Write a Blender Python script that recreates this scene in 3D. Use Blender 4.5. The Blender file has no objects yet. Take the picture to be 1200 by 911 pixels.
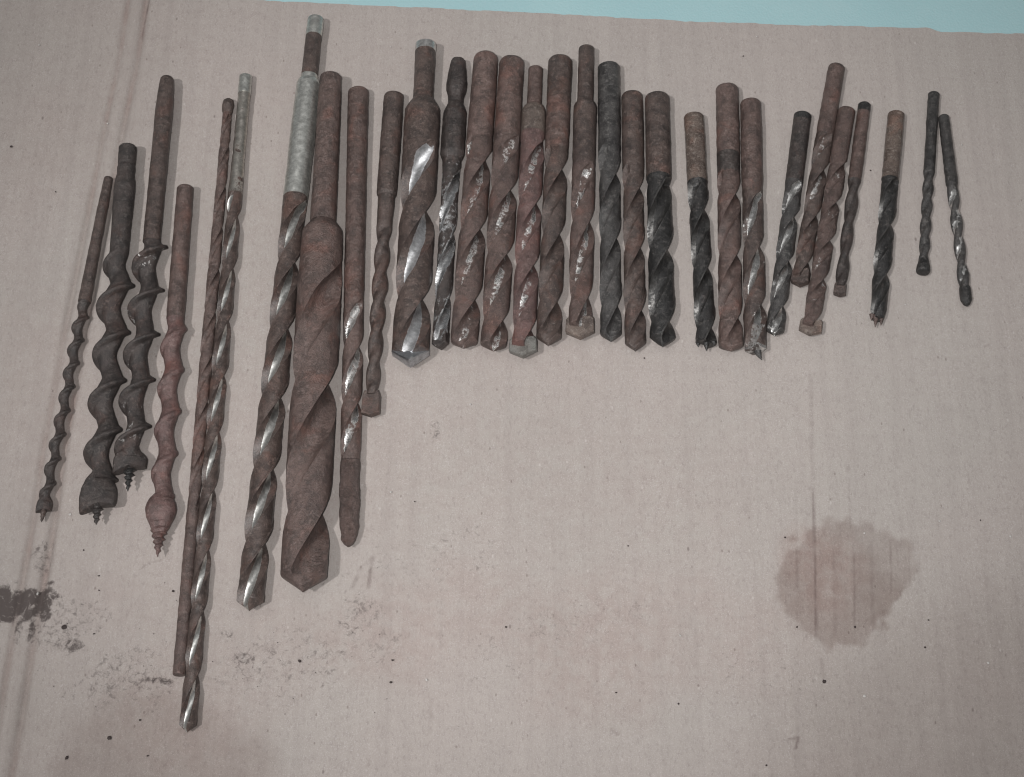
import bpy, math, random
import numpy as np
from mathutils import Vector, Matrix

random.seed(7)
rng = np.random.default_rng(11)
scene = bpy.context.scene
C = scene.collection

# ------------------------------------------------------------------ camera
PX = 0.00036                     # metres on the board per photo pixel at picture centre
FPX = 2100.0                     # focal length in photo pixels (1200 wide)
TILT = math.radians(26.5)
D0 = FPX * PX
CAM = Vector((0, -D0 * math.sin(TILT), D0 * math.cos(TILT)))
cam_d = bpy.data.cameras.new("camera")
cam_d.sensor_width = 36.0
cam_d.lens = FPX / 1200.0 * 36.0
cam_d.clip_start = 0.01
cam_d.clip_end = 50
cam = bpy.data.objects.new("camera", cam_d)
cam.location = CAM
cam.rotation_euler = (TILT, 0, 0)
C.objects.link(cam)
scene.camera = cam

# ------------------------------------------------------------------ light
w = bpy.data.worlds.new("World")
scene.world = w
w.use_nodes = True
bg = w.node_tree.nodes["Background"]
bg.inputs[0].default_value = (1.0, 0.985, 0.98, 1)
bg.inputs[1].default_value = 0.14

def area(name, loc, target, size, power, color, shape='DISK'):
    l = bpy.data.lights.new(name, 'AREA')
    l.shape = shape
    l.size = size
    l.energy = power
    l.color = color
    o = bpy.data.objects.new(name, l)
    o.location = loc
    d = Vector(target) - Vector(loc)
    o.rotation_euler = d.to_track_quat('-Z', 'Y').to_euler()
    C.objects.link(o)
    return o

area("room_lamp", (-0.605, -0.763, 1.728), (0, 0, 0), 0.075, 20.5, (1.0, 0.98, 0.965))
area("ceiling_bounce", (-0.1, -0.1, 1.95), (0, 0, 0), 1.7, 7.0, (1.0, 0.985, 0.975), 'SQUARE')

def phone_flash():
    l = bpy.data.lights.new("phone_flash", 'SPOT')
    l.energy = 15.8
    l.spot_size = math.radians(47)
    l.spot_blend = 1.0
    l.shadow_soft_size = 0.004
    l.color = (1.0, 0.99, 0.98)
    o = bpy.data.objects.new("phone_flash", l)
    o.location = CAM + Vector((-0.026, 0.0, 0.0))
    d = Vector((0.004, 0.055, 0)) - o.location
    o.rotation_euler = d.to_track_quat('-Z', 'Y').to_euler()
    C.objects.link(o)
phone_flash()

vs = scene.view_settings
vs.view_transform = 'Standard'
vs.look = 'None'
vs.exposure = 0.0
vs.gamma = 1.0
vs.use_curve_mapping = False
scene.cycles.use_denoising = True
scene.cycles.filter_width = 1.15
scene.cycles.sample_clamp_indirect = 4.0

# ------------------------------------------------------------------ geometry helpers
CT, ST = math.cos(TILT), math.sin(TILT)
def G(px, py, z=0.0):
    """photo pixel -> point on the horizontal plane at height z"""
    cx, cy = (px - 600.0) / FPX, (455.5 - py) / FPX
    d = Vector((cx, cy * CT + ST, cy * ST - CT))
    t = (z - CAM.z) / d.z
    return CAM + d * t
def depth(p):
    v = p - CAM
    return v.y * ST - v.z * CT          # along the view axis

def vnoise(p, seed=0):
    """vectorised value noise, p (n,3) -> [-1,1]"""
    i = np.floor(p).astype(np.int64)
    f = p - i
    f = f * f * (3 - 2 * f)
    def h(ix, iy, iz):
        n = (ix * 374761393 + iy * 668265263 + iz * 2147483647 + seed * 974711) & 0xffffffff
        n = ((n ^ (n >> 13)) * 1274126177) & 0xffffffff
        n = (n ^ (n >> 16)) & 0xffff
        return n / 32767.5 - 1.0
    r = 0
    for a in (0, 1):
        for b in (0, 1):
            for c in (0, 1):
                wt = (f[:, 0] if a else 1 - f[:, 0]) * (f[:, 1] if b else 1 - f[:, 1]) * (f[:, 2] if c else 1 - f[:, 2])
                r = r + wt * h(i[:, 0] + a, i[:, 1] + b, i[:, 2] + c)
    return r
def fbm(p, seed=0, o=3):
    r, a = 0, 1.0
    for k in range(o):
        r = r + a * vnoise(p * (2 ** k), seed + k)
        a *= 0.5
    return r

def smooth(a, b, x):
    t = np.clip((x - a) / (b - a), 0, 1)
    return t * t * (3 - 2 * t)

def link(name, me, parent=None, mat=None, sharp=38):
    o = bpy.data.objects.new(name, me)
    C.objects.link(o)
    if mat:
        me.materials.append(mat)
    if parent:
        o.parent = parent
    me.polygons.foreach_set('use_smooth', [True] * len(me.polygons))
    if sharp:
        me.set_sharp_from_angle(angle=math.radians(sharp))
    me.update()
    return o

def loft_mesh(rings, flute=None, close0=True, close1=True, edge=None):
    """rings (m,n,3) closed round -> mesh; flute (m,n) point attribute"""
    m, n, _ = rings.shape
    V = rings.reshape(-1, 3)
    i = np.arange(m - 1)[:, None] * n
    j = np.arange(n)[None, :]
    k = (j + 1) % n
    F = np.stack([i + j, i + n + j, i + n + k, i + k], -1).reshape(-1, 4)
    faces = F.tolist()
    extra = []
    fl = flute.reshape(-1) if flute is not None else np.zeros(len(V))
    if close0:
        c = len(V) + len(extra); extra.append(rings[0].mean(0))
        faces += [[int(a), int((a + 1) % n), c] for a in range(n)]
    if close1:
        c = len(V) + len(extra); extra.append(rings[-1].mean(0))
        b = (m - 1) * n
        faces += [[b + (a + 1) % n, b + a, c] for a in range(n)]
    ed = edge.reshape(-1) if edge is not None else np.zeros(m * n)
    if extra:
        V = np.vstack([V, np.array(extra)])
        fl = np.concatenate([fl, np.zeros(len(extra))])
        ed = np.concatenate([ed, np.zeros(len(extra))])
    me = bpy.data.meshes.new('m')
    me.from_pydata(V.tolist(), [], faces)
    at = me.attributes.new('flute', 'FLOAT', 'POINT')
    at.data.foreach_set('value', fl.astype(np.float32))
    at = me.attributes.new('edge', 'FLOAT', 'POINT')
    at.data.foreach_set('value', ed.astype(np.float32))
    return me

# ------------------------------------------------------------------ materials
def nt_new(name):
    m = bpy.data.materials.new(name)
    m.use_nodes = True
    nt = m.node_tree
    nt.nodes.clear()
    out = nt.nodes.new('ShaderNodeOutputMaterial')
    bs = nt.nodes.new('ShaderNodeBsdfPrincipled')
    nt.links.new(bs.outputs[0], out.inputs[0])
    return m, nt, bs
class NB:
    def __init__(s, nt): s.nt = nt
    def n(s, t, **kw):
        x = s.nt.nodes.new(t)
        for k, v in kw.items(): setattr(x, k, v)
        return x
    def l(s, a, b): s.nt.links.new(a, b)
    def put(s, sock, v):
        if isinstance(v, bpy.types.NodeSocket): s.l(v, sock)
        else: sock.default_value = v
    def math(s, op, a, b=0.0, c=0.0, clamp=False):
        x = s.n('ShaderNodeMath', operation=op, use_clamp=clamp)
        s.put(x.inputs[0], a); s.put(x.inputs[1], b); s.put(x.inputs[2], c)
        return x.outputs[0]
    def noise(s, vec, scale, detail=4, rough=0.55, dist=0.0):
        x = s.n('ShaderNodeTexNoise')
        s.put(x.inputs['Vector'], vec)
        x.inputs['Scale'].default_value = scale
        x.inputs['Detail'].default_value = detail
        x.inputs['Roughness'].default_value = rough
        x.inputs['Distortion'].default_value = dist
        return x.outputs[0]
    def remap(s, v, a, b, c=0.0, d=1.0):
        x = s.n('ShaderNodeMapRange', interpolation_type='SMOOTHSTEP')
        s.put(x.inputs[0], v); s.put(x.inputs[1], a); s.put(x.inputs[2], b)
        s.put(x.inputs[3], c); s.put(x.inputs[4], d)
        return x.outputs[0]
    def mix(s, f, a, b, blend='MIX'):
        x = s.n('ShaderNodeMix', data_type='RGBA', blend_type=blend)
        s.put(x.inputs[0], f)
        for k, v in ((6, a), (7, b)):
            if isinstance(v, tuple) and len(v) == 3: v = (*v, 1)
            s.put(x.inputs[k], v)
        return x.outputs[2]
    def attr(s, name):
        return s.n('ShaderNodeAttribute', attribute_name=name).outputs['Fac']

TONES = {                      # (main, darker, brighter fleck)
    'brown': ((0.112, 0.077, 0.068), (0.063, 0.045, 0.040), (0.170, 0.125, 0.114)),
    'red':   ((0.138, 0.084, 0.078), (0.080, 0.051, 0.047), (0.20, 0.14, 0.13)),
    'umber': ((0.082, 0.060, 0.053), (0.044, 0.034, 0.031), (0.145, 0.112, 0.100)),
    'dark':  ((0.054, 0.043, 0.040), (0.028, 0.024, 0.023), (0.10, 0.086, 0.080)),
    'black': ((0.025, 0.0245, 0.0245), (0.012, 0.012, 0.012), (0.08, 0.074, 0.071)),
    'tan':   ((0.125, 0.098, 0.084), (0.070, 0.054, 0.047), (0.21, 0.18, 0.16)),
    'steel': ((0.060, 0.057, 0.056), (0.026, 0.025, 0.025), (0.12, 0.115, 0.11)),
    'grey':  ((0.205, 0.203, 0.190), (0.130, 0.128, 0.118), (0.28, 0.277, 0.262)),
}
_mc = {}
def metal(tone, mf=0.0, ml=0.0, rough=0.30, pit=1.0, mcol=(0.86, 0.855, 0.84), gloss=0.40, wear=0.16, gain=1.0):
    """rusted steel: mf / ml = share of bare metal in the flutes / on the lands (0..1)"""
    key = (tone, mf, ml, rough, pit, mcol, gloss, wear, gain)
    if key in _mc: return _mc[key]
    m, nt, bs = nt_new('rusted_steel_' + tone)
    b = NB(nt)
    a, d, f = [tuple(gain * x for x in c) for c in TONES[tone]]
    warm = 0.2 if tone in ('black', 'grey', 'steel') else 0.9
    pos = b.n('ShaderNodeNewGeometry').outputs['Position']
    n1 = b.noise(pos, 190, 6, 0.62, 0.4)
    n2 = b.noise(pos, 560, 6, 0.72)
    n3 = b.noise(pos, 2300, 4, 0.7)
    col = b.mix(b.remap(n1, 0.36, 0.62), d, a)
    col = b.mix(b.math('MULTIPLY', b.remap(n2, 0.52, 0.64), 0.75), col, f)
    col = b.mix(b.math('MULTIPLY', b.remap(n3, 0.47, 0.36), 0.75), col, tuple(0.45 * x for x in d))
    col = b.mix(b.math('MULTIPLY', b.remap(n3, 0.55, 0.66), 0.6), col, f)
    n4 = b.noise(pos, 75, 4, 0.6, 0.5)
    col = b.mix(b.math('MULTIPLY', b.remap(n4, 0.52, 0.68), warm), col, b.mix(1.0, col, (1.20, 0.98, 0.92), 'MULTIPLY'))
    col = b.mix(b.math('MULTIPLY', b.remap(n4, 0.46, 0.32), 0.6), col, b.mix(1.0, col, (0.62, 0.62, 0.64), 'MULTIPLY'))
    fl = b.attr('flute')
    share = b.math('ADD', b.math('MULTIPLY', fl, mf - ml), ml)
    share = b.math('ADD', share, b.math('MULTIPLY', b.attr('edge'), wear), clamp=True)
    nm = b.math('ADD', b.math('MULTIPLY', b.noise(pos, 130, 5, 0.6, 0.8), 0.65), b.math('MULTIPLY', n2, 0.35))
    thr = b.math('SUBTRACT', 0.80, b.math('MULTIPLY', share, 0.6))
    mk = b.remap(nm, thr, b.math('ADD', thr, 0.10))
    mk = b.math('MULTIPLY', mk, b.remap(share, 0.0, 0.02))
    if mf < 0.9: mk = b.math('MULTIPLY', mk, b.remap(n3, 0.26, 0.40, 0.35, 1.0))
    mc = b.mix(b.remap(n2, 0.35, 0.7), tuple(0.62 * x for x in mcol), mcol)
    b.put(bs.inputs['Base Color'], b.mix(mk, col, mc))
    b.put(bs.inputs['Metallic'], b.math('MULTIPLY', mk, 0.95))
    rg = b.math('ADD', gloss - 0.08, b.math('MULTIPLY', n2, 0.2))
    rm = b.math('ADD', rough - 0.13, b.math('MULTIPLY', n1, 0.2))
    rr = b.n('ShaderNodeMix', data_type='FLOAT')
    b.put(rr.inputs[0], mk); b.put(rr.inputs[2], rg); b.put(rr.inputs[3], rm)
    b.put(bs.inputs['Roughness'], rr.outputs[0])
    bs.inputs['Specular IOR Level'].default_value = 0.5
    hgt = b.math('ADD', b.math('MULTIPLY', n2, 0.55), b.math('MULTIPLY', n3, 0.30))
    hgt = b.math('ADD', hgt, b.math('MULTIPLY', mk, 0.06))
    bp = b.n('ShaderNodeBump')
    bp.inputs['Distance'].default_value = 0.0011 * pit
    b.put(bp.inputs['Strength'], b.math('SUBTRACT', 0.85, b.math('MULTIPLY', mk, 0.55)))
    b.l(hgt, bp.inputs['Height'])
    b.l(bp.outputs[0], bs.inputs['Normal'])
    _mc[key] = m
    return m

# ------------------------------------------------------------------ the surface below and the cardboard
def painted_floor_mat():
    m, nt, bs = nt_new('turquoise_paint')
    b = NB(nt)
    pos = b.n('ShaderNodeNewGeometry').outputs['Position']
    n1 = b.noise(pos, 14, 4, 0.6)
    n2 = b.noise(pos, 900, 3, 0.6)
    col = b.mix(b.remap(n1, 0.3, 0.7), (0.300, 0.460, 0.490), (0.325, 0.485, 0.510))
    col = b.mix(b.math('MULTIPLY', b.remap(n2, 0.35, 0.7), 0.25), col, (0.25, 0.46, 0.48))
    n3 = b.noise(pos, 22, 4, 0.5, 0.6)
    col = b.mix(b.math('MULTIPLY', b.remap(n3, 0.55, 0.75), 0.12), col, (0.40, 0.50, 0.53))
    b.l(col, bs.inputs['Base Color'])
    bs.inputs['Roughness'].default_value = 0.55
    bp = b.n('ShaderNodeBump')
    bp.inputs['Distance'].default_value = 0.0005
    bp.inputs['Strength'].default_value = 0.3
    b.l(n2, bp.inputs['Height']); b.l(bp.outputs[0], bs.inputs['Normal'])
    return m

def cardboard_mat():
    m, nt, bs = nt_new('kraft_cardboard')
    b = NB(nt)
    tc = b.n('ShaderNodeTexCoord').outputs['Object']
    pos = b.n('ShaderNodeNewGeometry').outputs['Position']
    n0 = b.noise(pos, 9, 3, 0.5)
    n1 = b.noise(pos, 160, 5, 0.62)
    mp = b.n('ShaderNodeMapping'); b.l(tc, mp.inputs['Vector'])
    mp.inputs['Scale'].default_value = (1.0, 0.45, 1.0)
    nf = b.noise(mp.outputs[0], 950, 5, 0.75)
    mp2 = b.n('ShaderNodeMapping'); b.l(tc, mp2.inputs['Vector'])
    mp2.inputs['Scale'].default_value = (0.8, 1.0, 1.0)
    nh = b.noise(mp2.outputs[0], 1100, 3, 0.6)
    n3 = b.noise(pos, 2300, 2, 0.6)
    col = b.mix(b.remap(n0, 0.3, 0.7), (0.346, 0.310, 0.290), (0.329, 0.304, 0.283))
    col = b.mix(b.math('MULTIPLY', b.remap(n1, 0.40, 0.70), 0.16), col, (0.258, 0.224, 0.214))
    col = b.mix(b.math('MULTIPLY', b.remap(nf, 0.48, 0.70), 0.50), col, (0.215, 0.185, 0.177))
    col = b.mix(b.math('MULTIPLY', b.remap(nh, 0.52, 0.72), 0.32), col, (0.42, 0.38, 0.37))
    col = b.mix(b.math('MULTIPLY', b.remap(n3, 0.55, 0.68), 0.55), col, (0.46, 0.43, 0.42))
    for sc3, k_, am in (((1.0, 0.012, 1.0), 420, 0.10), ((1.0, 0.03, 1.0), 170, 0.14), ((0.06, 1.0, 1.0), 300, 0.05)):
        mq = b.n('ShaderNodeMapping'); b.l(tc, mq.inputs['Vector']); mq.inputs['Scale'].default_value = sc3
        mq.inputs['Rotation'].default_value = (0, 0, BOARD_ROT)
        ns = b.noise(mq.outputs[0], k_, 2, 0.5)
        col = b.mix(b.math('MULTIPLY', b.remap(ns, 0.45, 0.66), am), col, (0.250, 0.220, 0.209))
    # pale and dark fibres pressed into the sheet
    for sc_, th, c_, am in ((260, 0.07, (0.47, 0.44, 0.42), 0.5), (330, 0.08, (0.14, 0.11, 0.10), 0.55), (140, 0.05, (0.12, 0.095, 0.09), 0.6)):
        v = b.n('ShaderNodeTexVoronoi'); v.inputs['Scale'].default_value = sc_
        mpv = b.n('ShaderNodeMapping'); b.l(tc, mpv.inputs['Vector'])
        mpv.inputs['Scale'].default_value = (1.0, 0.55, 1.0); mpv.inputs['Location'].default_value = (sc_ * 0.37, 0.2, 0)
        b.l(mpv.outputs[0], v.inputs['Vector'])
        cr = b.n('ShaderNodeSeparateColor'); b.l(v.outputs['Color'], cr.inputs[0])
        pick = b.remap(cr.outputs[0], 0.86, 0.90)
        k = b.math('MULTIPLY', b.remap(v.outputs['Distance'], th * 2.0, th * 0.8), pick)
        col = b.mix(b.math('MULTIPLY', k, am), col, c_)
    st, so, ru = b.attr('stain_shade'), b.attr('soot'), b.attr('rust')
    fi = b.attr('fine')
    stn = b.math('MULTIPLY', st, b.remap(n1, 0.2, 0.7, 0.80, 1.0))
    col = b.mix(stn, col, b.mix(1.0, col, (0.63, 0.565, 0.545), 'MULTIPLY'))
    run = b.math('MULTIPLY', ru, b.remap(n1, 0.3, 0.62, 0.35, 1.0))
    col = b.mix(run, col, b.mix(1.0, col, (0.82, 0.66, 0.63), 'MULTIPLY'))
    n5 = b.noise(pos, 430, 6, 0.72, 0.6)
    sm = b.math('SUBTRACT', 1.0, so)
    som = b.remap(n5, b.math('ADD', b.math('MULTIPLY', sm, 0.62), 0.14), b.math('ADD', b.math('MULTIPLY', sm, 0.62), 0.36))
    som = b.math('MULTIPLY', som, b.remap(so, 0.0, 0.12))
    col = b.mix(b.math('MULTIPLY', b.math('MULTIPLY', som, b.remap(so, 0.35, 0.75, 0.62, 1.0)), 0.90), col, (0.058, 0.046, 0.044))
    col = b.mix(b.math('MULTIPLY', fi, b.remap(n1, 0.3, 0.6, 0.55, 1.0)), col, (0.105, 0.075, 0.07))
    b.l(col, bs.inputs['Base Color'])
    bs.inputs['Roughness'].default_value = 0.86
    bs.inputs['Specular IOR Level'].default_value = 0.25
    hgt = b.math('ADD', b.math('MULTIPLY', nf, 0.6), b.math('MULTIPLY', n1, 0.6))
    bp = b.n('ShaderNodeBump')
    bp.inputs['Distance'].default_value = 0.0005
    bp.inputs['Strength'].default_value = 0.5
    b.l(hgt, bp.inputs['Height']); b.l(bp.outputs[0], bs.inputs['Normal'])
    return m

# direction of the corrugation on the board (lines at x=955 stand upright in the photo)
fa, fb_ = G(955, 780), G(953, 160)
VD = (fb_ - fa).normalized()                     # along the flutes, away from the viewer
UD = Vector((VD.y, -VD.x, 0))                    # across, to the right
O0 = G(600, 455)
def UV(px, py):
    p = G(px, py) - O0
    return p.dot(UD), p.dot(VD)
BOARD_T = 0.0042
BOARD_ROT = math.atan2(VD.x, VD.y)

def build_floor():
    me = bpy.data.meshes.new('m')
    z = -BOARD_T - 0.0005
    me.from_pydata([(-3, -3, z), (3, -3, z), (3, 3, z), (-3, 3, z)], [], [(0, 1, 2, 3)])
    o = link('floor', me, None, painted_floor_mat(), 0)
    o['kind'] = 'structure'
    o['label'] = 'turquoise painted surface showing beyond the cardboard edge'
build_floor()

def seg_dist(U, V, a, b):
    ax, ay = a; bx, by = b
    dx, dy = bx - ax, by - ay
    t = np.clip(((U - ax) * dx + (V - ay) * dy) / (dx * dx + dy * dy), 0, 1)
    return np.hypot(U - ax - t * dx, V - ay - t * dy), t

def build_cardboard():
    u0 = UV(-60, 0)[0] - 0.06; u1 = UV(1320, 500)[0]
    v0 = UV(600, 1010)[1]
    # far edge read off the photo
    ek = np.array([UV(*p) for p in ((-400, -26), (-90, -16), (200, -6), (388, 3), (600, 13), (800, 23.5), (950, 28.5), (1075, 31.5), (1086, 31.0), (1104, 36.0), (1200, 38), (1320, 43))])
    step = 0.00074
    nu, nv = int((u1 - u0) / step), int((ek[:, 1].max() - v0) / step)
    us = np.linspace(u0, u1, nu)
    far = np.interp(us, ek[:, 0], ek[:, 1])
    far = far + 0.00025 * vnoise(np.stack([us * 400, us * 0, us * 0], 1), 5) + 0.0002 * vnoise(np.stack([us * 90, us * 0, us * 0], 1), 6)
    tt = np.linspace(0, 1, nv)
    U = np.repeat(us[:, None], nv, 1)
    V = v0 + (far[:, None] - v0) * tt[None, :]
    P3 = np.stack([U.ravel(), V.ravel(), np.zeros(U.size)], 1)
    # relief: corrugation, waviness, crease
    pitch = 22.0 * PX
    Z = 0.00004 * np.cos(2 * np.pi * (U - UV(953, 680)[0]) / pitch)
    Z += (0.00012 * fbm(P3 * 45, 3, 3)).reshape(U.shape) + (0.0006 * fbm(P3 * 6, 43, 2)).reshape(U.shape) - 0.0007
    cr = [UV(*p) for p in ((184, -60), (172, 0), (152, 110), (130, 225), (97, 400), (62, 617), (38, 760), (12, 911), (0, 1000))]
    cu = np.interp(V, [c[1] for c in cr][::-1], [c[0] for c in cr][::-1])
    wob = (0.0009 * vnoise(np.stack([V.ravel() * 25, V.ravel() * 0, V.ravel() * 0], 1), 9)).reshape(U.shape)
    dd = (U - cu + wob) / PX
    amp = 0.7 + 0.3 * vnoise(np.stack([V.ravel() * 40, V.ravel() * 0, V.ravel() * 0], 1), 19).reshape(U.shape)
    Z += amp * (-0.0019 * np.exp(-(dd / 4.5) ** 2) + 0.0005 * np.exp(-((dd + 12) / 6.0) ** 2)
          - 0.0015 * np.exp(-((dd + 24) / 4.0) ** 2) + 0.0004 * np.exp(-((dd - 11) / 7.0) ** 2))
    Z -= np.where(dd < -25, 0.0, 0.0)
    # stains, plus corner and crease shade painted into the same mask
    def blob(px, py, rx, ry, soft, nz=0.12, sc=60, seed=2):
        c = UV(px, py)
        q = np.hypot((U - c[0]) / (rx * PX), (V - c[1]) / (ry * PX * 1.1))
        q = q + nz * fbm(P3 * sc, seed, 3).reshape(U.shape)
        return 1 - smooth(1 - soft, 1 + soft, q)
    c_ = UV(993, 686)
    au = np.arctan2((V - c_[1]) / 1.1, U - c_[0])
    rr_ = np.hypot(U - c_[0], (V - c_[1]) / 1.1) / PX
    ra = np.interp(au, np.radians([-180, -150, -120, -90, -60, -35, -10, 10, 30, 45, 60, 80, 100, 125, 150, 180]), [80, 80, 74, 70, 60, 52, 57, 78, 90, 86, 76, 70, 73, 74, 77, 80])
    wick = 3.5 * np.sin(2 * np.pi * (U - UV(953, 680)[0]) / (22 * PX)) * np.abs(np.sin(au))
    rq = (rr_ + wick + 7 * fbm(P3 * 220, 2, 3).reshape(U.shape)) / ra
    st = 0.90 * (1 - smooth(0.84, 1.06, rq)) + 0.12 * np.exp(-((rq - 0.92) / 0.07) ** 2)
    st = st * (0.82 + 0.25 * fbm(P3 * 60, 77, 3).reshape(U.shape))
    st = np.maximum(st, blob(1235, 935, 270, 215, 0.26, 0.16, 20, 8) * 0.36)  # soft shadow of the camera holder, painted over the near right corner
    st = np.maximum(st, blob(185, 912, 114, 88, 0.20, 0.12, 60, 12) * 0.46)
    st = np.maximum(st, 0.45 * np.exp(-(dd / 5.0) ** 2) + 0.40 * np.exp(-((dd + 24) / 4.5) ** 2))  # groove dirt together with painted crease shade
    st = np.maximum(st, blob(55, 30, 190, 190, 0.5, 0.2, 12, 14) * 0.22)  # light falloff painted as a darker far left corner
    so = np.maximum(blob(18, 699, 36, 22, 0.6, 0.7, 130, 21) * 0.84, blob(75, 722, 55, 18, 0.6, 0.5, 90, 22) * 0.46)
    for (x, y, rx, ry, k) in ((60, 740, 40, 26, .52), (145, 790, 70, 34, .50), (120, 815, 60, 30, .45), (185, 797, 26, 5, .72), (85, 755, 16, 10, .66),
                              (290, 775, 60, 34, .46), (370, 770, 60, 40, .46), (330, 800, 70, 30, .42), (420, 722, 30, 26, .50), (450, 760, 40, 30, .42),
                              (265, 745, 14, 10, .6), (285, 772, 16, 10, .62), (48, 650, 14, 26, .55), (36, 735, 6, 24, .72), (22, 732, 5, 20, .66),
                              (640, 735, 60, 20, .42), (550, 640, 60, 40, .40), (720, 720, 60, 50, .38), (510, 505, 10, 14, .5), (265, 800, 8, 20, .5),
                              (600, 760, 90, 50, .36), (460, 690, 120, 70, .36), (900, 790, 90, 60, .36)):
        so = np.maximum(so, blob(x, y, rx, ry, 0.7, 0.35, 80, int(x)) * k * 0.95)
    ru = 0.16 * blob(560, 560, 330, 120, 0.8, 0.4, 14, 31)
    ru = np.maximum(ru, 0.34 * blob(600, 735, 260, 60, 0.8, 0.6, 25, 33))
    ru = np.maximum(ru, 0.20 * blob(215, 820, 110, 80, 0.7, 0.4, 25, 34))
    ru = np.maximum(ru, 0.55 * blob(965, 665, 40, 45, 0.5, 0.3, 60, 35))
    ru = np.maximum(ru, 0.16 * blob(300, 400, 330, 350, 0.7, 0.4, 18, 36))
    fine = np.zeros_like(U)
    cn = 0.5 + 0.5 * fbm(P3 * np.array([60, 45, 1]), 71, 3).reshape(U.shape)
    ru = np.maximum(ru, np.clip(cn, 0, 1) * (0.55 * np.exp(-(dd / 4.0) ** 2) + 0.45 * np.exp(-((dd + 24) / 4.0) ** 2)))  # reddish crease grime, also deepening the painted groove shade
    def line(a, b, wpx, k, taper=True, seed=1):
        d, t = seg_dist(U, V, UV(*a), UV(*b))
        nz = 0.5 + 0.5 * fbm(P3 * np.array([200, 300, 1]), seed, 2).reshape(U.shape)
        v_ = k * (1 - smooth(wpx * 0.35 * PX, wpx * PX, d)) * np.clip(0.35 + nz, 0, 1)
        if taper: v_ = v_ * smooth(0, 0.12, t) * (1 - smooth(0.86, 1.0, t))
        np.maximum(fine, v_, out=fine)
    line((953, 565), (957, 762), 2.0, 0.62, True, 3)
    line((933, 590), (935, 700), 2.0, 0.34, True, 4)
    for x0, ya, yb, k in ((977, 625, 752, .26), (1000, 640, 758, .42), (1021, 635, 740, .30), (1043, 630, 700, .40), (995, 560, 620, .18), (1065, 640, 690, .14)):
        line((x0, ya), (x0 + 2, yb), 2.0, k, True, int(x0))
    line((950, 430), (953, 590), 4.0, 0.18, True, 8); line((994, 540), (997, 620), 2.4, 0.22, True, 88); line((932, 560), (934, 620), 2.4, 0.22, True, 89); line((962, 770), (966, 800), 3, 0.2, True, 9)
    line((437, 648), (431, 692), 3.2, 0.42, True, 10); line((424, 662), (411, 692), 3.0, 0.38, True, 11); line((424, 664), (436, 652), 2.4, 0.25, True, 12)
    line((175, -10), (165, 50), 1.5, 0.75, True, 13)
    line((505, 815), (503, 862), 3.5, 0.18, True, 14); line((516, 735), (516, 760), 3, 0.16, True, 15)
    line((430, 900), (433, 888), 2, .3, True, 16)
    line((925, 866), (936, 864), 2.0, 0.7, False, 17); line((936, 864), (932, 878), 1.8, 0.6, False, 18)
    line((716, 854), (724, 860), 2.2, 0.55, False, 19)
    line((172, 660), (192, 655), 1.6, 0.3, True, 20); line((163, 668), (172, 660), 1.6, 0.3, True, 21)
    for k in range(26):                      # faint flute lines showing through the liner
        x = 60 + 44 * k + rng.uniform(-10, 10)
        y = rng.uniform(430, 820); ln = rng.uniform(40, 160)
        line((x, y), (x + (955 - x) * -0.0006 * ln * 0.35, y + ln), 2.6, rng.uniform(0.03, 0.09), True, 40 + k)
    top = np.stack([U * UD.x + V * VD.x + O0.x, U * UD.y + V * VD.y + O0.y, Z], -1)
    n = nu * nv
    verts = top.reshape(-1, 3)
    i = np.arange(nu - 1)[:, None] * nv
    j = np.arange(nv - 1)[None, :]
    F = np.stack([i + j, i + nv + j, i + nv + j + 1, i + j + 1], -1).reshape(-1, 4).tolist()
    # rim and underside
    loop = [a * nv for a in range(nu)] + [(nu - 1) * nv + b for b in range(1, nv)] + [a * nv + nv - 1 for a in range(nu - 2, -1, -1)] + [b for b in range(nv - 2, 0, -1)]
    low = verts[loop].copy(); low[:, 2] = -BOARD_T
    V2 = np.vstack([verts, low])
    L = len(loop)
    for a in range(L):
        c = (a + 1) % L
        F.append([loop[c], loop[a], n + a, n + c])
    me = bpy.data.meshes.new('m')
    me.from_pydata(V2.tolist(), [], F)
    for nm, arr in (('stain_shade', st), ('soot', so), ('rust', ru), ('fine', fine)):
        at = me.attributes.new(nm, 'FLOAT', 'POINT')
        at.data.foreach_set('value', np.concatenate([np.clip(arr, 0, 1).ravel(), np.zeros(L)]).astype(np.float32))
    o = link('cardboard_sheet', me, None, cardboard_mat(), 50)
    o['label'] = 'large creased and stained sheet of brown cardboard under the bits'
    o['category'] = 'cardboard'
build_cardboard()

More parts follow.
